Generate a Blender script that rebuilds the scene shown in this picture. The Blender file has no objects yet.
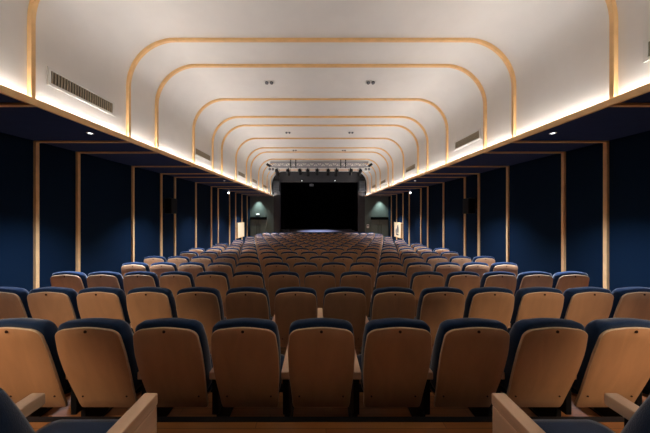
import bpy, bmesh, math, random
from mathutils import Vector, Matrix
random.seed(7)
SC = bpy.context.scene
COL = SC.collection
PI = math.pi
CAMZ = 1.80            # eye height above the floor of the nearest full row

# ---------------------------------------------------------------- materials
def nodes(name):
    m = bpy.data.materials.new(name); m.use_nodes = True
    nt = m.node_tree
    return m, nt, nt.nodes['Principled BSDF']

def lin(r, g, b):
    f = lambda c: (c/255/12.92) if c/255 <= .04045 else ((c/255+.055)/1.055)**2.4
    return (f(r), f(g), f(b), 1)

def plain(name, c, rough=.6, metal=0.0, spec=.4, noise=0.0, scale=40, bump=0.0):
    m, nt, b = nodes(name)
    b.inputs['Roughness'].default_value = rough
    b.inputs['Metallic'].default_value = metal
    b.inputs['Specular IOR Level'].default_value = spec
    b.inputs['Base Color'].default_value = c
    if noise or bump:
        tc = nt.nodes.new('ShaderNodeTexCoord')
        n = nt.nodes.new('ShaderNodeTexNoise'); n.inputs['Scale'].default_value = scale; n.inputs['Detail'].default_value = 4
        nt.links.new(tc.outputs['Object'], n.inputs['Vector'])
        if noise:
            r = nt.nodes.new('ShaderNodeValToRGB')
            r.color_ramp.elements[0].position = .3; r.color_ramp.elements[1].position = .7
            r.color_ramp.elements[0].color = tuple(x*(1-noise) for x in c[:3])+(1,)
            r.color_ramp.elements[1].color = tuple(min(1, x*(1+noise)) for x in c[:3])+(1,)
            nt.links.new(n.outputs['Fac'], r.inputs['Fac']); nt.links.new(r.outputs['Color'], b.inputs['Base Color'])
        if bump:
            bp = nt.nodes.new('ShaderNodeBump'); bp.inputs['Strength'].default_value = bump; bp.inputs['Distance'].default_value = .003
            nt.links.new(n.outputs['Fac'], bp.inputs['Height']); nt.links.new(bp.outputs['Normal'], b.inputs['Normal'])
    return m

def wood(name, c, stretch, rough=.45, var=.12, perobj=.0):
    m, nt, b = nodes(name)
    tc = nt.nodes.new('ShaderNodeTexCoord'); mp = nt.nodes.new('ShaderNodeMapping')
    mp.inputs['Scale'].default_value = stretch
    n = nt.nodes.new('ShaderNodeTexNoise'); n.inputs['Scale'].default_value = 1.0; n.inputs['Detail'].default_value = 6; n.inputs['Distortion'].default_value = .6
    r = nt.nodes.new('ShaderNodeValToRGB')
    r.color_ramp.elements[0].position = .28; r.color_ramp.elements[1].position = .72
    r.color_ramp.elements[0].color = tuple(x*(1-var) for x in c[:3])+(1,)
    r.color_ramp.elements[1].color = tuple(min(1, x*(1+var)) for x in c[:3])+(1,)
    src = tc.outputs['Object']
    if perobj:
        oi = nt.nodes.new('ShaderNodeObjectInfo')
        ad = nt.nodes.new('ShaderNodeVectorMath'); ad.operation = 'ADD'
        ml = nt.nodes.new('ShaderNodeMath'); ml.operation = 'MULTIPLY'; ml.inputs[1].default_value = 37
        nt.links.new(oi.outputs['Random'], ml.inputs[0])
        nt.links.new(src, ad.inputs[0]); nt.links.new(ml.outputs[0], ad.inputs[1]); src = ad.outputs[0]
        hs = nt.nodes.new('ShaderNodeHueSaturation')
        mr = nt.nodes.new('ShaderNodeMapRange'); mr.inputs['To Min'].default_value = 1-perobj; mr.inputs['To Max'].default_value = 1+perobj
        nt.links.new(oi.outputs['Random'], mr.inputs['Value']); nt.links.new(mr.outputs[0], hs.inputs['Value'])
        nt.links.new(r.outputs['Color'], hs.inputs['Color']); nt.links.new(hs.outputs['Color'], b.inputs['Base Color'])
    else:
        nt.links.new(r.outputs['Color'], b.inputs['Base Color'])
    nt.links.new(src, mp.inputs['Vector']); nt.links.new(mp.outputs['Vector'], n.inputs['Vector']); nt.links.new(n.outputs['Fac'], r.inputs['Fac'])
    b.inputs['Roughness'].default_value = rough
    b.inputs['Specular IOR Level'].default_value = .35
    return m

def emit(name, c, s):
    m, nt, b = nodes(name)
    b.inputs['Base Color'].default_value = (.8, .8, .8, 1)
    b.inputs['Emission Color'].default_value = c; b.inputs['Emission Strength'].default_value = s
    return m

M = {}
M['veneer'] = wood('veneer', lin(196, 144, 102), (9, 9, 1.2), .42, .10, .06)
M['ply_edge'] = wood('ply_edge', lin(222, 188, 150), (30, 30, 30), .5, .08)
M['arm'] = wood('arm_wood', lin(232, 194, 160), (14, 2, 14), .42, .08)
M['rib'] = wood('rib_wood', lin(238, 194, 136), (6, 6, 6), .45, .08)
M['navy'] = plain('navy_fabric', lin(26, 47, 76), .95, spec=.15, noise=.15, scale=260, bump=.3)
M['navy'].node_tree.nodes['Principled BSDF'].inputs['Sheen Weight'].default_value = .5
M['navy'].node_tree.nodes['Principled BSDF'].inputs['Sheen Roughness'].default_value = .4
M['black'] = plain('black_metal', lin(16, 16, 17), .5, spec=.3)
M['screw'] = plain('dark_screw', lin(60, 34, 22), .4, .5)
M['plaster'] = plain('plaster', lin(232, 228, 223), .85, spec=.2, noise=.02, scale=3, bump=.06)
M['wallblue'] = plain('wall_fabric', lin(9, 30, 50), .95, spec=.1, noise=.10, scale=90, bump=.2)
M['soffit'] = plain('soffit_paint', lin(36, 56, 96), .85, spec=.15, noise=.06, scale=6)
M['endwall'] = plain('end_wall_paint', lin(98, 110, 106), .85, spec=.2, noise=.05, scale=5)
M['portal'] = plain('portal_paint', lin(66, 66, 69), .8, spec=.2, noise=.05, scale=5)
M['doorpaint'] = plain('door_paint', lin(104, 116, 111), .6, spec=.3, noise=.04, scale=6)
M['velvet'] = plain('stage_black', lin(6, 6, 8), .95, spec=.05, noise=.2, scale=8)
M['stagefloor'] = plain('stage_floor', lin(112, 112, 120), .5, spec=.4, noise=.1, scale=4)
M['white'] = plain('white_paint', lin(225, 222, 216), .5)
M['grille'] = plain('vent_louvre', lin(160, 146, 124), .6)
M['ventdark'] = plain('vent_void', lin(14, 12, 10), .9)
M['silver'] = plain('truss_metal', lin(165, 165, 168), .4, .5)
M['grey'] = plain('grey_cabinet', lin(58, 60, 64), .6, noise=.05, scale=20)
M['palegrey'] = plain('pale_grey', lin(130, 130, 134), .6, noise=.05, scale=20)
M['speakercloth'] = plain('speaker_cloth', lin(9, 9, 9), .9, spec=.1, noise=.2, scale=200)
M['led'] = emit('led_glow', (1, .965, .925, 1), 107)
M['lens'] = emit('downlight_lens', (.9, .96, 1, 1), 6)
M['lens_dim'] = emit('lamp_lens', (.9, .96, 1, 1), 1.2)
M['lens_off'] = plain('glass_off', lin(150, 150, 155), .15, spec=.6)
M['poster_glow'] = emit('poster_glow', (1, .74, .42, 1), .60)
M['poster_glow'].node_tree.nodes['Principled BSDF'].inputs['Base Color'].default_value = (.25, .2, .14, 1)

def floor_mat():
    m, nt, b = nodes('floor_boards')
    tc = nt.nodes.new('ShaderNodeTexCoord')
    br = nt.nodes.new('ShaderNodeTexBrick')
    br.inputs['Scale'].default_value = 1; br.inputs['Brick Width'].default_value = 1.3; br.inputs['Row Height'].default_value = .075
    br.inputs['Mortar Size'].default_value = .0015; br.offset = .37
    br.inputs['Color1'].default_value = lin(176, 116, 62); br.inputs['Color2'].default_value = lin(150, 92, 46); br.inputs['Mortar'].default_value = lin(70, 40, 20)
    nt.links.new(tc.outputs['Object'], br.inputs['Vector'])
    mp = nt.nodes.new('ShaderNodeMapping'); mp.inputs['Scale'].default_value = (2, 40, 10)
    n = nt.nodes.new('ShaderNodeTexNoise'); n.inputs['Scale'].default_value = 1; n.inputs['Detail'].default_value = 5
    nt.links.new(tc.outputs['Object'], mp.inputs['Vector']); nt.links.new(mp.outputs['Vector'], n.inputs['Vector'])
    mx = nt.nodes.new('ShaderNodeMix'); mx.data_type = 'RGBA'; mx.blend_type = 'MULTIPLY'; mx.inputs[0].default_value = .5
    nt.links.new(br.outputs['Color'], mx.inputs[6]); nt.links.new(n.outputs['Fac'], mx.inputs[7])
    nt.links.new(mx.outputs[2], b.inputs['Base Color'])
    b.inputs['Roughness'].default_value = .38
    return m
M['floor'] = floor_mat()

# ---------------------------------------------------------------- helpers
def obj(name, bm, mats, parent=None, smooth=False):
    me = bpy.data.meshes.new(name)
    bmesh.ops.recalc_face_normals(bm, faces=bm.faces[:])
    bm.to_mesh(me); bm.free()
    if not isinstance(mats, (list, tuple)): mats = [mats]
    for m in mats: me.materials.append(m)
    if smooth:
        for p in me.polygons: p.use_smooth = True
    o = bpy.data.objects.new(name, me); COL.objects.link(o)
    if parent is not None: o.parent = parent
    return o

def empty(name, label, cat, loc=(0, 0, 0), rz=0, group=None):
    o = bpy.data.objects.new(name, None); COL.objects.link(o)
    o.empty_display_size = .1
    o.location = loc; o.rotation_euler = (0, 0, rz)
    return tag(o, label, cat, group)

def tag(o, label, cat, group=None):
    o['label'] = label; o['category'] = cat
    if group: o['group'] = group
    return o

def struct(name, bm, mats, label=None, smooth=False, parent=None):
    o = obj(name, bm, mats, parent, smooth)
    if parent is None: o['kind'] = 'structure'
    if label: o['label'] = label
    if label and parent is None: o['category'] = ''.join(c for c in name if c.isalpha() or c == '_').split('_')[0]
    return o

def NB(): return bmesh.new()

def box(bm, x0, x1, y0, y1, z0, z1, bev=0, mi=0):
    mat = Matrix.Translation(((x0+x1)/2, (y0+y1)/2, (z0+z1)/2)) @ Matrix.Diagonal((abs(x1-x0), abs(y1-y0), abs(z1-z0), 1))
    r = bmesh.ops.create_cube(bm, size=1, matrix=mat)
    fs = set(f for v in r['verts'] for f in v.link_faces)
    for f in fs: f.material_index = mi
    if bev:
        es = list(set(e for v in r['verts'] for e in v.link_edges))
        q = bmesh.ops.bevel(bm, geom=es, offset=bev, segments=2, affect='EDGES', profile=.6)
        for f in q['faces']: f.material_index = mi
    return bm

def cyl(bm, p, q, r, seg=12, r2=None):
    p, q = Vector(p), Vector(q); d = q-p
    mat = Matrix.Translation((p+q)/2) @ d.to_track_quat('Z', 'Y').to_matrix().to_4x4()
    bmesh.ops.create_cone(bm, cap_ends=True, segments=seg, radius1=r, radius2=r if r2 is None else r2, depth=d.length, matrix=mat)
    return bm

def ngon_prism(bm, pts, axis, a0, a1):
    """pts: 2-D outline; extruded along axis ('x' -> pts are (y,z), 'y' -> pts are (x,z))"""
    def P(p, a): return (a, p[0], p[1]) if axis == 'x' else (p[0], a, p[1])
    v0 = [bm.verts.new(P(p, a0)) for p in pts]; v1 = [bm.verts.new(P(p, a1)) for p in pts]
    n = len(pts)
    for i in range(n): bm.faces.new((v0[i], v0[(i+1) % n], v1[(i+1) % n], v1[i]))
    bm.faces.new(v0); bm.faces.new(v1)
    return bm

def rings(bm, ringlist, mids=None, cap=True):
    """closed rings of equal length joined in order, fan-capped at both ends"""
    R = [[bm.verts.new(p) for p in rg] for rg in ringlist]
    n = len(R[0])
    for k in range(len(R)-1):
        for i in range(n):
            f = bm.faces.new((R[k][i], R[k][(i+1) % n], R[k+1][(i+1) % n], R[k+1][i]))
            if mids: f.material_index = mids[k]
    if cap:
        for rg in (R[0], R[-1]):
            c = sum((v.co for v in rg), Vector())/n
            cv = bm.verts.new(c)
            for i in range(n): bm.faces.new((cv, rg[i], rg[(i+1) % n]))
    return bm

# ---------------------------------------------------------------- the theatre seat
# local frame: x across, y towards the stage, z up from the floor; y = 0 is the top rear edge of the back
PITCH = .56
BT, BB = .992, .265                   # back panel top and bottom
def back_y(z): # reclining, slightly bowed rear surface
    t = (BT-z)/(BT-BB)
    return -.04+.205*t - .012*math.sin(PI*max(0, min(1, t)))

def interp(t, pts):
    for (a, u), (b, w) in zip(pts, pts[1:]):
        if t <= b:
            s = (t-a)/(b-a); s = s*s*(3-2*s)
            return u+(w-u)*s
    return pts[-1][1]

def outline(zt, zb, grow=0.0, rc=.085):
    """closed outline (x,z): arched top with rounded shoulders, widest above the middle, narrower foot"""
    H = zt-zb
    prof = [(0, .222), (.06, .226), (.55, .2445), (.68, .2455), (1.0, .228)]
    right = []
    N = 14
    for i in range(N+1):                                   # right side going up
        t = i/N*(1-rc/H)
        right.append((interp(t, prof)+grow, zb+t*H))
    x1 = right[-1][0]
    M_ = 8
    for i in range(1, M_+1):                               # shoulder
        a = i/M_*PI/2
        right.append((x1-rc*1.05*(1-math.cos(a)), zt-rc+(rc-.014)*math.sin(a)))
    xe = right[-1][0]
    for i in range(1, 4):                                  # arched top edge
        s = i/4
        right.append((xe*(1-s), zt-.014+.014*math.sin(s*PI/2)))
    right.append((0, zt))
    # small foot rounding
    right = [(right[0][0]-.012, zb)] + [(right[0][0]-.003, zb+.006)] + right[1:]
    left = [(-x, z) for x, z in reversed(right[:-1])]
    return right+left

def shrink(o, ins):
    xs = max(x for x, z in o); zs = [z for x, z in o]; zc = (max(zs)+min(zs))/2; hz = (max(zs)-min(zs))/2
    return [(x*(xs-ins)/xs, zc+(z-zc)*(hz-ins)/hz) for x, z in o]

def dished(bm, o, ins, off, mids=None):
    """outline rings pushed forward along y; the two caps follow the reclined surface"""
    lap = lambda f, z: f*(1+.45*max(0, min(1, (BT-z)/.45))) if f > .04 else f
    rl = [[(x, back_y(z)+lap(f, z), z) for x, z in shrink(o, i)] for i, f in zip(ins, off)]
    # flatten caps: inner concentric rings with z scaled too
    def inner(ring_o, f, s):
        zs = [z for x, z in ring_o]; zc = (max(zs)+min(zs))/2
        pts = [(x*s, zc+(z-zc)*s) for x, z in ring_o]
        return [(x, back_y(z)+lap(f, z), z) for x, z in pts]
    pre = [inner(shrink(o, ins[0]), off[0], s) for s in (.25, .5, .75)]
    post = [inner(shrink(o, ins[-1]), off[-1], s) for s in (.75, .5, .25)]
    full = pre+rl+post
    mm = None
    if mids is not None: mm = [0]*3 + mids + [0]*3
    return rings(bm, full, mm)

def build_seat():
    P = {}
    # plywood shell of the back
    bm = NB()
    o = outline(BT, BB)
    dished(bm, o, [.004, 0, 0, .004], [0, .003, .017, .020], [1, 1, 1])
    P['back_panel'] = (bm, [M['veneer'], M['ply_edge']], True)
    # upholstered back
    bm = NB()
    o2 = outline(1.032, .40, .0, .080)
    dished(bm, o2, [.030, .010, .0, .0, .012, .035, .07], [.020, .022, .035, .085, .114, .130, .138])
    P['back_cushion'] = (bm, [M['navy']], True)
    # seat cushion
    def rr(hx, y0, y1, r, z, n=5):
        pts = []
        for cx, cy, a0 in ((hx-r, y1-r, 0), (-hx+r, y1-r, PI/2), (-hx+r, y0+r, PI), (hx-r, y0+r, 1.5*PI)):
            for i in range(n+1):
                a = a0+i/n*PI/2
                pts.append((cx+r*math.cos(a), cy+r*math.sin(a), z))
        return pts
    bm = NB()
    rings(bm, [rr(.20, .19, .58, .05, .345), rr(.222, .175, .615, .06, .360), rr(.226, .17, .625, .06, .400), rr(.216, .175, .612, .055, .432), rr(.18, .20, .575, .05, .445)])
    P['seat_cushion'] = (bm, [M['navy']], True)
    bm = NB()
    rings(bm, [rr(.19, .20, .56, .05, .318), rr(.20, .19, .575, .05, .322), rr(.20, .19, .575, .05, .344)])
    P['seat_shell'] = (bm, [M['veneer']], False)
    # screws
    for i, (sx, sz) in enumerate(((0, BT-.030), (-.17, BB+.12), (.17, BB+.12))):
        bm = NB()
        y = back_y(sz)
        cyl(bm, (sx, y-.004, sz), (sx, y+.004, sz), .011 if i == 0 else .007, 10)
        P['screw%d' % i] = (bm, [M['screw']], False)
    # armrest and its black side stanchion
    def arm(x):
        bm = NB(); box(bm, x-.034, x+.034, .130, .612, .508, .566, .008)
        b2 = NB()
        box(b2, x-.024, x+.024, .16, .54, .21, .509, .006)
        box(b2, x-.022, x+.022, .24, .46, .012, .215, .004)
        box(b2, x-.033, x+.033, .20, .50, .0, .014, .003)
        return bm, b2
    for nm, x in (('L', -PITCH/2), ('R', PITCH/2)):
        a, b = arm(x)
        P['armrest'+nm] = (a, [M['arm']], False)
        P['stanchion'+nm] = (b, [M['black']], False)
    # bar that ties the seat to the stanchions
    bm = NB(); box(bm, -.245, .245, .30, .36, .285, .319, .004)
    P['beam'] = (bm, [M['black']], False)
    # closed wooden end panel (row ends by the gangway)
    for nm, x in (('L', -PITCH/2), ('R', PITCH/2)):
        bm = NB(); box(bm, x-.034, x+.034, .135, .606, .0, .509, .008)
        P['endpanel'+nm] = (bm, [M['arm']], False)
    meshes = {}
    for k, (bm, mats, sm) in P.items():
        bmesh.ops.recalc_face_normals(bm, faces=bm.faces[:])
        me = bpy.data.meshes.new(k); bm.to_mesh(me); bm.free()
        for m in mats: me.materials.append(m)
        if sm:
            for p in me.polygons: p.use_smooth = True
        meshes[k] = me
    return meshes
SEAT = build_seat()
# proto objects, copied per seat with obj.copy()
def part(name, mesh, parent):
    o = bpy.data.objects.new(name, mesh); COL.objects.link(o); o.parent = parent
    return o

def make_seat(loc, label, group, last=False, detail=True, endpanel=None):
    t = empty('theatre_seat', label, 'seat', loc, 0, group)
    bp = part('back_panel', SEAT['back_panel'], t)
    if detail:
        for i in range(3): part('screw', SEAT['screw%d' % i], bp)
    part('back_cushion', SEAT['back_cushion'], t)
    part('seat_cushion', SEAT['seat_cushion'], t)
    part('seat_shell', SEAT['seat_shell'], t)
    part('crossbar', SEAT['beam'], t)
    for nm in (('L', 'R') if last else ('L',)):
        part('armrest', SEAT['armrest'+nm], t)
        if endpanel != nm: part('stanchion', SEAT['stanchion'+nm], t)
        else: part('end_panel', SEAT['endpanel'+nm], t)
    return t

D0 = 1.763
TOP = [.754, .826, .886, .945, 1.0, 1.05, 1.095, 1.14, 1.19, 1.23, 1.265, 1.29, 1.31, 1.325, 1.335, 1.345]
TOP = [t-.004*i for i, t in enumerate(TOP)]
FL = [-(t-.754) for t in TOP]          # floor height of every row
FRONT = FL[-1]
ORD = ['zeroth', 'first', 'second', 'third', 'fourth', 'fifth', 'sixth', 'seventh', 'eighth', 'ninth', 'tenth', 'eleventh', 'twelfth',
       'thirteenth', 'fourteenth', 'fifteenth', 'sixteenth']
SX = -.03                               # the seating block sits a touch off the hall's axis
def row_phrase(k):
    if k == 0: return 'nearest full row'
    if k == 15: return 'farthest row by the stage'
    if k >= 10: return '%s row back from the stage' % ORD[16-k]
    return '%s full row' % ORD[k+1]
COUNT = 0
for k in range(16):
    y = D0+k
    n = 11 if k == 0 else (14 if k % 2 else 15)
    for i in range(n):
        c = i-(n-1)/2
        x = SX+c*PITCH
        end = k >= 2 and (i == 0 or i == n-1)
        side = 'left' if c < 0 else 'right'
        if c == 0: lab = 'plywood-backed navy theatre seat, exact centre of the %s' % row_phrase(k)
        elif end: lab = 'downlit plywood-backed navy seat, %s end of the %s' % (side, row_phrase(k))
        else:
            num = int(abs(c)) if n % 2 else int(abs(c)+.5)
            lab = 'plywood-backed navy theatre seat, %s %s of centre in %s' % (ORD[num], side, row_phrase(k))
        make_seat((x, y, FL[k]), lab, 'seats of the %s' % row_phrase(k), last=(i == n-1), detail=(k < 9))
# foreground seats on the raised rear tier
TIER = .344
DR = .60
for sgn in (-1, 1):
    sd = 'left' if sgn < 0 else 'right'
    t = make_seat((SX+.01+sgn*(2*PITCH+.024), DR, TIER), 'navy upholstered seat with pale wooden armrests at the lower %s corner' % sd,
                  'foreground seats on the raised tier', last=True, endpanel='R' if sgn < 0 else 'L')

# ---------------------------------------------------------------- the hall
W, CL = 5.5, 3.62          # side wall, cove lip (half widths)
Y0, Y1 = -3.2, 19.3        # rear wall, proscenium wall
ZS, ZLB, ZLIP, ZC, RC = CAMZ+1.40, CAMZ+1.365, CAMZ+1.455, CAMZ+3.37, .92
XV = 3.73                  # plaster face of the vault
# floor: flat tiers stepping down to the stage
bm = NB()
prof = [(Y0, TIER), (1.735, TIER), (1.735, 0)]
for k in range(1, 16):
    yy = D0+k-.12
    prof += [(yy, FL[k-1]), (yy, FL[k])]
prof += [(Y1, FRONT)]
pts = prof+[(Y1, FRONT-.3), (Y0, FRONT-.3)]
ngon_prism(bm, pts, 'x', -W, W)
struct('floor', bm, M['floor'], 'oiled timber floorboards stepping down towards the stage')
bm = NB(); box(bm, -W+.02, W-.02, 1.700, 1.742, TIER-.03, TIER+.004)  # narrow black strip set along the tier's front edge
struct('trim_1', bm, M['black'], 'black strip along the edge of the raised rear tier')

# side walls
for nm, s in (('left', -1), ('right', 1)):
    bm = NB(); box(bm, s*W, s*(W+.2), Y0, Y1, FRONT-.3, ZS+.12)
    struct('wall_'+nm, bm, M['wallblue'], 'dark blue fabric %s side wall' % nm)
    bm = NB(); box(bm, s*(CL+.13), s*(W+.2), Y0, Y1, ZS, ZS+.022); box(bm, s*(CL+.035), s*(CL+.135), Y0, Y1, ZS, ZS+.022)
    struct('ceiling_'+nm, bm, M['soffit'], 'low dark ceiling over the %s side aisle' % nm)
bm = NB(); box(bm, -W-.2, W+.2, Y0-.2, Y0, FRONT-.3, ZC+.3)
struct('wall_rear', bm, M['wallblue'])

# vault profile
def vault_pts(x, zc, r, zb, n=16):
    pts = [(-x, zb)]
    for i in range(n+1):
        a = PI-i/n*PI/2
        pts.append((-(x-r)+r*math.cos(a), zc-r+r*math.sin(a)))
    for i in range(n+1):
        a = PI/2-i/n*PI/2
        pts.append(((x-r)+r*math.cos(a), zc-r+r*math.sin(a)))
    pts.append((x, zb))
    return pts
bm = NB()
inn = vault_pts(XV, ZC, RC, ZS+.012); out = vault_pts(XV+.15, ZC+.15, RC+.15, ZS+.012)
ys = [Y0, Y1]
def skin(bm, a, b, y0, y1):
    A0 = [bm.verts.new((x, y0, z)) for x, z in a]; A1 = [bm.verts.new((x, y1, z)) for x, z in a]
    B0 = [bm.verts.new((x, y0, z)) for x, z in b]; B1 = [bm.verts.new((x, y1, z)) for x, z in b]
    for i in range(len(a)-1):
        bm.faces.new((A0[i], A0[i+1], A1[i+1], A1[i])); bm.faces.new((B0[i], B0[i+1], B1[i+1], B1[i]))
        bm.faces.new((A0[i], A0[i+1], B0[i+1], B0[i])); bm.faces.new((A1[i], A1[i+1], B1[i+1], B1[i]))
    for i in (0, -1): bm.faces.new((A0[i], A1[i], B1[i], B0[i]))
skin(bm, inn, out, Y0, Y1)
o = struct('ceiling', bm, M['plaster'], 'white plaster vault with rounded shoulders', smooth=False)
for p in o.data.polygons: p.use_smooth = True
o.data.set_sharp_from_angle(angle=math.radians(35))

# ribs and wall frames
RIBS = [1.5, 3.09, 4.67, 5.48, 7.1, 8.38, 9.18, 10.75, 12.3, 13.12, 14.82, 15.9, 17.2, 18.45]
tn = 2
for y in RIBS:
    bm = NB()
    skin(bm, vault_pts(XV-.055, ZC-.055, RC-.045, ZLIP+.008), vault_pts(XV+.01, ZC+.01, RC+.01, ZLIP+.008), y-.024, y+.024)
    o = struct('trim_%d' % tn, bm, M['rib'], 'oak rib arching over the vault'); tn += 1
    for p in o.data.polygons: p.use_smooth = True
    o.data.set_sharp_from_angle(angle=math.radians(35))
for s in (-1, 1):
    for y in RIBS:
        bm = NB()
        fz = FRONT-.02
        box(bm, s*(W-.05), s*(W+.01), y-.03, y+.03, fz, ZS)
        box(bm, s*(CL+.03), s*(W-.0), y-.03, y+.03, ZS-.028, ZS+.005)
        struct('trim_%d' % tn, bm, M['rib'], 'oak post and ceiling batten on the %s wall' % ('left' if s < 0 else 'right')); tn += 1
    # wooden lip that hides the cove lighting
    bm = NB(); box(bm, s*CL, s*(CL+.035), Y0, Y1, ZLB, ZLIP, .004)
    struct('trim_%d' % tn, bm, M['rib'], 'oak lip of the %s light cove' % ('left' if s < 0 else 'right')); tn += 1
    # led strip lying in the cove
    bm = NB()
    yy = -2.8
    while yy < Y1-.05:
        y2 = min(yy+.75, Y1-.02)
        a, b = ((s*(CL+.060), ZLIP-.020), (s*(CL+.071), ZLIP+.006))     # glowing face tilted to the middle of the vault
        c, d = (s*(CL+.078), ZLIP+.006), (s*(CL+.078), ZLIP-.020)
        v = [[bm.verts.new((p[0], q, p[1])) for p in (a, b, c, d)] for q in (yy, y2-.004)]
        for i in range(4):
            f = bm.faces.new((v[0][i], v[0][(i+1) % 4], v[1][(i+1) % 4], v[1][i])); f.material_index = 0 if i < 2 else 1
        for e in v: bm.faces.new(e).material_index = 1
        yy = y2
    box(bm, s*(CL+.058), s*(CL+.078), -2.8, Y1-.02, ZS+.023, ZLIP-.021, 0, 1)
    o = obj('led_strip', bm, [M['led'], M['white']])
    tag(o, 'glowing light strip hidden behind the oak lip of the %s cove' % ('left' if s < 0 else 'right'), 'light strip', 'cove light strips')

# ---------------------------------------------------------------- proscenium wall and stage
STZ = CAMZ-1.445
OX, OZ = 3.09, CAMZ+2.54
bm = NB()
for s in (-1, 1):
    box(bm, s*CL, s*(W+.2), Y1, Y1+.25, FRONT-.3, ZS+.1)
struct('wall_stage', bm, M['endwall'], 'dark grey walls with doors either side of the stage')
bm = NB()
for s in (-1, 1): box(bm, s*OX, s*CL, Y1-.02, Y1+.25, FRONT-.05, OZ+.02)
box(bm, -XV-.15, XV+.15, Y1, Y1+.25, OZ, ZC+.2)
box(bm, -OX, OX, Y1-.02, Y1+.25, FRONT-.05, STZ-.03)
struct('wall_portal', bm, M['portal'], 'charcoal proscenium surround of the stage')
bm = NB()
box(bm, -OX-.9, OX+.9, Y1+.0, 24, STZ-.03, STZ)
struct('floor_stage', bm, M['stagefloor'], 'dark stage floor')
bm = NB()
box(bm, -OX-.9, -OX-.7, Y1+.25, 24, STZ, 5.4); box(bm, OX+.7, OX+.9, Y1+.25, 24, STZ, 5.4)
box(bm, -OX-.9, OX+.9, Y1+.25, 24, 5.2, 5.4); box(bm, -OX-.9, OX+.9, 23.6, 24, STZ, 5.4)
struct('wall_backstage', bm, M['velvet'])
# folded black curtains
def curtain(x0, x1, y, z0, z1, pitch=.14, amp=.05):
    bm = NB(); n = max(8, int((x1-x0)/pitch*6))
    f, b = [], []
    for i in range(n+1):
        x = x0+(x1-x0)*i/n; w = amp*math.sin(2*PI*i/6)
        f.append((x, y+w)); b.append((x, y+w+.02))
    ring = f+b[::-1]
    v0 = [bm.verts.new((x, yy, z0)) for x, yy in ring]; v1 = [bm.verts.new((x, yy, z1)) for x, yy in ring]
    N = len(ring)
    for i in range(N): bm.faces.new((v0[i], v0[(i+1) % N], v1[(i+1) % N], v1[i]))
    for i in range(n):
        for v in (v0, v1): bm.faces.new((v[i], v[i+1], v[N-2-i], v[N-1-i]))
    return bm
o = obj('stage_curtain', curtain(-OX-.6, OX+.6, 23.5, STZ+.01, 5.1), M['velvet']); tag(o, 'full-width black backdrop curtain at the rear of the stage', 'curtain', 'stage curtains')
for s in (-1, 1):
    a, b = sorted((s*(OX-.15), s*(OX+.6)))
    for q, yy in enumerate((20.2, 21.8)):
        o = obj('stage_curtain', curtain(a, b, yy, STZ+.01, 5.1), M['velvet'])
        tag(o, 'black %s curtain leg hanging at the %s side of the stage' % (('front', 'rear')[q], 'left' if s < 0 else 'right'), 'curtain', 'stage curtains')
t = obj('stage_valance', curtain(-OX-.3, OX+.3, 19.8, OZ-.12, 5.1), M['velvet']); tag(t, 'black valance curtain across the top of the stage opening', 'curtain')

# doors beside the stage
for di, (s, x0, x1) in enumerate(((-1, -5.44, -4.18), (1, 4.11, 5.44))):
    dz = FRONT+1.88
    bm = NB(); box(bm, x0, x1, Y1-.035, Y1+.01, FRONT, dz, .004)
    d = struct('door_%d' % (di+1), bm, M['doorpaint'], 'grey double door to the %s of the stage' % ('left' if s < 0 else 'right'))
    bm = NB(); box(bm, (x0+x1)/2-.006, (x0+x1)/2+.006, Y1-.040, Y1-.03, FRONT+.02, dz-.01)
    obj('door_gap', bm, M['black'], d)
    bm = NB(); box(bm, x0-.02, x1+.02, Y1-.10, Y1-.0, dz, dz+.21, .006)
    h = obj('door_header', bm, M['speakercloth'], d); h['label'] = 'black header box over the door'
    for hx in (-.12, .12):
        bm = NB(); xx = (x0+x1)/2+hx
        cyl(bm, (xx, Y1-.09, FRONT+.6), (xx, Y1-.09, FRONT+1.5), .018)
        for zz in (.68, 1.42): cyl(bm, (xx, Y1-.09, FRONT+zz), (xx, Y1-.03, FRONT+zz), .012)
        obj('door_handle', bm, M['black'], d)
# emergency lamp above the left door
t = empty('emergency_light', 'small white emergency light above the door left of the stage', 'light', (-4.87, Y1, CAMZ-.02))
bm = NB(); box(bm, -.14, .14, -.06, .01, -.07, .07, .01); obj('housing', bm, M['white'], t)
bm = NB(); box(bm, -.11, .11, -.066, -.059, -.04, .04, 0); obj('diffuser', bm, emit('exit_glow', (.75, 1, .92, 1), 1.6), t)
# cream box on the right
t = empty('control_box', 'small cream wall box between stage opening and right door', 'box', (3.86, Y1, CAMZ-.97))
bm = NB(); box(bm, -.09, .09, -.05, 0, -.14, .14, .008); obj('housing', bm, M['white'], t)
bm = NB(); box(bm, -.05, .05, -.054, -.049, 0, .09); obj('display', bm, M['grey'], t)

# lightbox posters on the side walls
def poster(s, motif):
    side = 'left' if s < 0 else 'right'
    t = empty('poster_lightbox', 'glowing cream poster lightbox on the %s wall near the stage%s' % (side, ', dark figures on it' if motif else ''), 'lightbox', (s*W, 16.8, CAMZ-1.1), 0, 'poster lightboxes')
    bm = NB(); box(bm, -s*.10, 0, -.70, .70, -.52, .52, .006); obj('frame', bm, M['rib'], t)
    bm = NB(); box(bm, -s*.104, -s*.098, -.66, .66, -.48, .48); obj('lit_panel', bm, M['poster_glow'], t)
    if motif:
        for (yy, zz, a, b) in ((-.1, .05, .16, .30), (.25, -.1, .12, .2), (.0, -.32, .3, .05)):
            bm = NB(); bmesh.ops.create_uvsphere(bm, u_segments=12, v_segments=8, radius=1, matrix=Matrix.Translation((-s*.105, yy, zz)) @ Matrix.Diagonal((.004, a, b, 1)))
            obj('printed_shape', bm, M['grey'], t)
poster(-1, False); poster(1, True)

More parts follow.
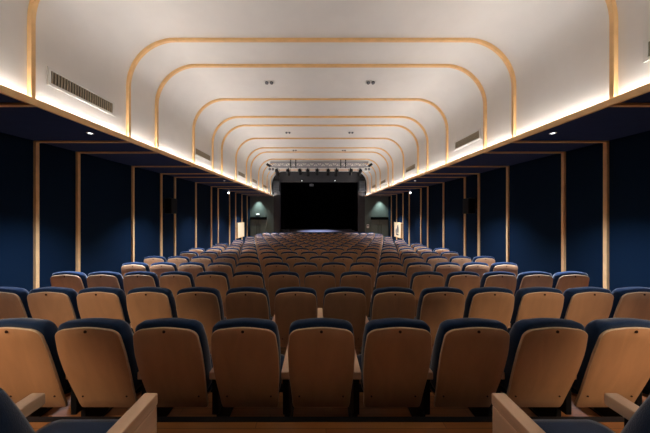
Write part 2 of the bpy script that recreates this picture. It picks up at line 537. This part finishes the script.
# ---------------------------------------------------------------- stage equipment
# flown loudspeaker columns
for s in (-1, 1):
    side = 'left' if s < 0 else 'right'
    t = empty('line_array_speaker', 'grey column of flown loudspeakers at the %s edge of the portal' % side, 'speaker', (s*3.36, Y1-.22, CAMZ+2.56), 0, 'flown loudspeaker columns')
    for i in range(4):
        bm = NB(); box(bm, -.24, .24, -.16, .16, -.20*(i+1)+.004, -.20*i-.004, .010)
        c = obj('cabinet', bm, M['grey'], t)
        bm = NB(); box(bm, -.21, .21, -.166, -.158, -.20*(i+1)+.025, -.20*i-.025); obj('speaker_grille', bm, M['grey'], c)
    bm = NB(); box(bm, -.2, .2, -.03, .03, -.01, .05); cyl(bm, (-.15, 0, .03), (-.15, .0, .30), .012); cyl(bm, (.15, 0, .03), (.15, .0, .30), .012)
    box(bm, -.2, .2, -.03, .198, .28, .32)
    obj('fly_bracket', bm, M['black'], t)
# small lamps under the header
for x, w in ((-1.37, 'left'), (1.24, 'right')):
    t = empty('header_lamp', 'small bright lamp on the %s of the dark stage header' % w, 'lamp', (x, Y1-.10, OZ+.11), 0, 'header lamps')
    bm = NB(); cyl(bm, (0, -.07, -.03), (0, .06, .05), .055, 14); box(bm, -.03, .03, .03, .10, .0, .08); obj('lamp_housing', bm, M['black'], t)
    bm = NB(); cyl(bm, (0, -.078, -.036), (0, -.072, -.030), .045, 14); obj('lamp_lens', bm, M['lens_dim'], t)
t = empty('projector', 'grey projector hanging inside the dark stage opening', 'projector', (-.62, 19.55, OZ-.20))
bm = NB(); box(bm, -.16, .16, -.15, .11, -.10, .06, .015); obj('housing', bm, M['palegrey'], t)
bm = NB(); cyl(bm, (.05, -.19, -.02), (.05, -.14, -.02), .04); obj('lens', bm, M['black'], t)
bm = NB(); cyl(bm, (0, 0, .05), (0, 0, .95), .02); obj('ceiling_pole', bm, M['black'], t)
t = empty('stage_step', 'low pale grey step box at the left front of the stage', 'step', (-2.80, 19.85, STZ))
bm = NB(); box(bm, -.42, .42, -.2, .14, .13, .16, .005); obj('tread', bm, M['palegrey'], t)
bm = NB(); box(bm, -.40, .40, -.18, .12, 0, .13); obj('base', bm, M['grey'], t)

# lighting truss with spotlights
TY, TZ0, TZ1, TH = 15.25, CAMZ+2.95, CAMZ+3.24, 3.05
t = empty('lighting_truss', 'silver lattice lighting truss hung under the vault before the stage', 'truss', (0, TY, TZ0))
hz = TZ1-TZ0
corners = [(-.14, 0), (.14, 0), (-.14, hz), (.14, hz)]
for (cy, cz) in corners:
    bm = NB(); cyl(bm, (-TH, cy, cz), (TH, cy, cz), .032, 10); obj('chord', bm, M['silver'], t)
bm = NB()
nn = 26; st = 2*TH/nn
for i in range(nn):
    x0 = -TH+i*st; x1 = x0+st
    for cy in (-.14, .14):
        a, b = (0, hz) if i % 2 else (hz, 0)
        cyl(bm, (x0, cy, a), (x1, cy, b), .020, 8)
    a, b = (-.14, .14) if i % 2 else (.14, -.14)
    for cz in (0, hz): cyl(bm, (x0, a, cz), (x1, b, cz), .016, 8)
    cyl(bm, (x0, -.14, 0), (x0, -.14, hz), .016, 8)
obj('lattice', bm, M['silver'], t)
for x in (-1.79, -1.47, 1.33, 1.63):
    bm = NB(); box(bm, x-.03, x+.03, -.17, -.13, -.034, CAMZ+3.37-TZ0-.003); box(bm, x-.03, x+.03, -.17, .17, -.034, -.02)
    h = obj('hanger', bm, M['black'], t); h['label'] = 'black hanger strap'
LX = [-2.68, -1.97, -1.23, -.73, -.14, .55, 1.08, 1.98, 2.57]
for i, x in enumerate(LX):
    t = empty('stage_spotlight', 'black stage spotlight hanging %s from left under the truss' % ORD[i+1], 'spotlight', (x, TY+.14, TZ0-.034), 0, 'spotlights under the truss')
    bm = NB()
    for sx in (-.125, .125): box(bm, sx-.01, sx+.01, -.02, .02, -.27, -.06)
    box(bm, -.135, .135, -.02, .02, -.075, -.055); box(bm, -.025, .025, -.035, .035, -.07, .0)
    obj('yoke', bm, M['black'], t)
    bm = NB(); tilt = random.uniform(-.10, .06)
    cyl(bm, (0, -.17, -.18), (0, .15, -.28+tilt), .10, 14); cyl(bm, (0, .15, -.28+tilt), (0, .22, -.302+tilt*1.2), .125, 14)
    b = obj('lamp_body', bm, M['black'], t)
    bm = NB(); cyl(bm, (0, .215, -.3+tilt*1.2), (0, .228, -.304+tilt*1.2), .09, 14); obj('lens', bm, M['lens_off'], b)
for s in (-1, 1):
    side = 'left' if s < 0 else 'right'
    t = empty('stage_spotlight', 'black spotlight tilted outward on the %s tip of the truss' % side, 'spotlight', (s*3.02, TY-.02, TZ0+.02), 0, 'end spotlights of the truss')
    bm = NB(); cyl(bm, (s*.02, -.24, -.03), (s*.22, -.22, .12), .075, 12); obj('lamp_body', bm, M['black'], t)
    bm = NB(); box(bm, -.02, .06, -.24, -.153, -.03, .04); obj('clamp', bm, M['black'], t)
    t = empty('twin_floodlight', 'white twin floodlight with two round lenses below the %s truss end' % side, 'floodlight', (s*2.98, TY-.1, TZ0-.17), 0, 'twin floodlights')
    bm = NB(); box(bm, -.20, .20, -.08, .08, -.11, .11, .015); box(bm, -.02, .02, -.02, .10, .1, .14); obj('housing', bm, M['white'], t)
    for lx in (-.095, .095):
        bm = NB(); cyl(bm, (lx, -.085, 0), (lx, -.078, 0), .075, 16); l = obj('lens', bm, M['black'], t)
        bm = NB(); cyl(bm, (lx, -.09, 0), (lx, -.084, 0), .045, 14); obj('reflector', bm, M['lens_off'], l)

# ---------------------------------------------------------------- side wall loudspeakers and spots
for s in (-1, 1):
    side = 'left' if s < 0 else 'right'
    t = empty('wall_speaker', 'black loudspeaker bracketed between oak posts on the %s wall' % side, 'speaker', (s*(W-.06), 8.57, CAMZ+.28), 0, 'wall loudspeakers')
    bm = NB(); box(bm, -s*.12, s*.06, -.09, .09, -.10, .10); box(bm, -s*.15, -s*.11, -.06, .06, -.06, .30); obj('bracket', bm, M['black'], t)
    bm = NB(); a, b = sorted((-s*.07, -s*.31)); box(bm, a, b, -.17, .17, -.27, .27, .02); c = obj('cabinet', bm, M['black'], t)
    bm = NB(); box(bm, a+.02, b-.02, -.178, -.168, -.25, .25); obj('speaker_grille', bm, M['speakercloth'], c)
    t = empty('wall_spotlight', 'bright white spotlight under the soffit by the %s wall' % side, 'spotlight', (s*(W-.22), 14.2, ZS), 0, 'soffit spotlights')
    bm = NB(); cyl(bm, (0, 0, -.10), (0, 0, 0), .015); cyl(bm, (0, 0, -.012), (0, 0, 0), .05); obj('stem', bm, M['white'], t)
    bm = NB(); cyl(bm, (0, -.08, -.17), (0, .08, -.11), .055, 14); h = obj('lamp_head', bm, M['white'], t)
    bm = NB(); cyl(bm, (0, -.088, -.173), (0, -.080, -.170), .05, 14); obj('lens', bm, M['lens'], h)

# ---------------------------------------------------------------- vents, ceiling fittings, downlights
def vent(s, yc, lab):
    t = empty('air_vent', lab, 'vent', (s*XV, yc, CAMZ+1.88), 0, 'air vents in the vault')
    bm = NB()
    for z0, z1 in ((-.125, -.085), (.085, .125)): box(bm, -s*.018, s*.01, -.54, .54, z0, z1, .003)
    for a, b in ((-.54, -.50), (.50, .54)): box(bm, -s*.018, s*.01, a, b, -.086, .086, .003)
    obj('vent_frame', bm, M['white'], t)
    bm = NB(); box(bm, -s*.003, s*.006, -.50, .50, -.086, .086); obj('duct_opening', bm, M['ventdark'], t)
    bm = NB()
    for i in range(25):
        y = -.48+i*.04; box(bm, -s*.016, -s*.003, y-.008, y+.008, -.086, .086)
    obj('louvre', bm, M['grille'], t)
WORDS = ['nearest', 'second', 'third', 'fourth', 'fifth']
for i, y in enumerate((3.83, 7.74, 11.6, 13.95, 16.6)): vent(-1, y, 'slotted air vent on left side of vault, %s from the camera' % WORDS[i])
for i, y in enumerate((2.28, 6.2, 10.0, 14.2, 16.6)): vent(1, y, 'slotted air vent on right side of vault, %s from the camera' % WORDS[i])
for i, y in enumerate((6.2, 10.0, 12.8)):
    for x in (-1.31, 1.28):
        side = 'left' if x < 0 else 'right'
        t = empty('ceiling_spotlight', 'twin recessed ceiling spotlight, %s half of vault, %s from camera' % (side, WORDS[i]), 'spotlight', (x, y, ZC), 0, 'twin ceiling spotlights')
        bm = NB(); box(bm, -.13, .13, -.08, .08, -.008, .004, .003); obj('plate', bm, M['white'], t)
        for lx in (-.06, .06):
            bm = NB(); cyl(bm, (lx, 0, -.006), (lx, -.015, -.038), .042, 14); h = obj('lamp_head', bm, M['black'], t)
            bm = NB(); cyl(bm, (lx, -.015, -.037), (lx, -.016, -.042), .032, 14); obj('lens', bm, M['lens_off'], h)

LIGHTS = []
def spot(name, loc, target, energy, color, size, blend=1.0, rad=.04):
    l = bpy.data.lights.new(name, 'SPOT'); l.energy = energy; l.color = color; l.spot_size = math.radians(size); l.spot_blend = blend; l.shadow_soft_size = rad
    o = bpy.data.objects.new(name, l); COL.objects.link(o); o.location = loc
    o.rotation_euler = (Vector(target)-Vector(loc)).to_track_quat('-Z', 'Y').to_euler()
    return o
COOL = (.66, .77, 1.0)
WARM = (1.0, .80, .58)
DL = [4.2, 7.2, 10.2, 13.2, 16.2]
def downlight(x, y, lab, grp):
    t = empty('downlight', lab, 'downlight', (x, y, ZS), 0, grp)
    bm = NB()
    a = [(math.cos(i/20*2*PI), math.sin(i/20*2*PI)) for i in range(20)]
    rings(bm, [[(.052*c, .052*q, .004) for c, q in a], [(.052*c, .052*q, -.006) for c, q in a], [(.032*c, .032*q, -.008) for c, q in a], [(.029*c, .029*q, .003) for c, q in a]], None, False)
    obj('trim_ring', bm, M['white'], t)
    bm = NB(); cyl(bm, (0, 0, -.004), (0, 0, .002), .030, 20); obj('lens', bm, M['lens'], t)
for s in (-1, 1):
    side = 'left' if s < 0 else 'right'
    for i, y in enumerate(DL):
        downlight(s*4.0, y, 'small recessed downlight over %s aisle, %s from the camera' % (side, WORDS[i]), 'aisle downlights')
        spot('downlight_beam', (s*4.0, y, ZS-.02), (s*4.0, y+.05, 0), 1300 if i < 4 else 3000, COOL, 96, 1.0)
    downlight(s*4.0, 1.2, 'recessed downlight over %s aisle beside the raised tier' % side, 'aisle downlights')
    spot('downlight_beam', (s*4.0, 1.2, ZS-.02), (s*4.0, 1.25, 0), 190, COOL, 112, 1.0)
    for y in (-1.6,):
        downlight(s*4.0, y, 'recessed downlight over %s aisle behind the camera' % side, 'rear downlights')
        spot('downlight_beam', (s*4.0, y, ZS-.02), (s*2.7, 1.8, .62), 780, WARM, 30, 1.0)
    downlight(s*4.80, 18.98, 'recessed downlight washing the door %s of the stage' % side, 'door downlights')
    spot('door_wash', (s*4.80, 18.98, ZS-.02), (s*4.80, 19.12, 0), 240, (.86, 1.0, .95), 78, .8)
# bluish work light over the stage floor
spot('stage_work_light', (-.1, 20.6, 5.0), (-.1, 20.7, STZ), 3200, (.56, .63, 1.0), 46, 1.0)

# ---------------------------------------------------------------- camera, world, view
cam = bpy.data.cameras.new('camera'); co = bpy.data.objects.new('camera', cam); COL.objects.link(co)
co.location = (-.05, 0, CAMZ); co.rotation_euler = (PI/2, 0, 0)
cam.sensor_width = 36; cam.lens = 243/650*36; cam.clip_start = .05; cam.clip_end = 100
cam.shift_x = 6.4/650; cam.shift_y = -2.5/650
SC.camera = co
w = bpy.data.worlds.new('world'); SC.world = w; w.use_nodes = True
w.node_tree.nodes['Background'].inputs['Color'].default_value = (0, 0, 0, 1)
SC.view_settings.view_transform = 'Standard'; SC.view_settings.look = 'None'
SC.view_settings.exposure = 0; SC.view_settings.gamma = 1
SC.view_settings.use_curve_mapping = False
SC.cycles.max_bounces = 10; SC.cycles.diffuse_bounces = 6
SC.cycles.use_denoising = True
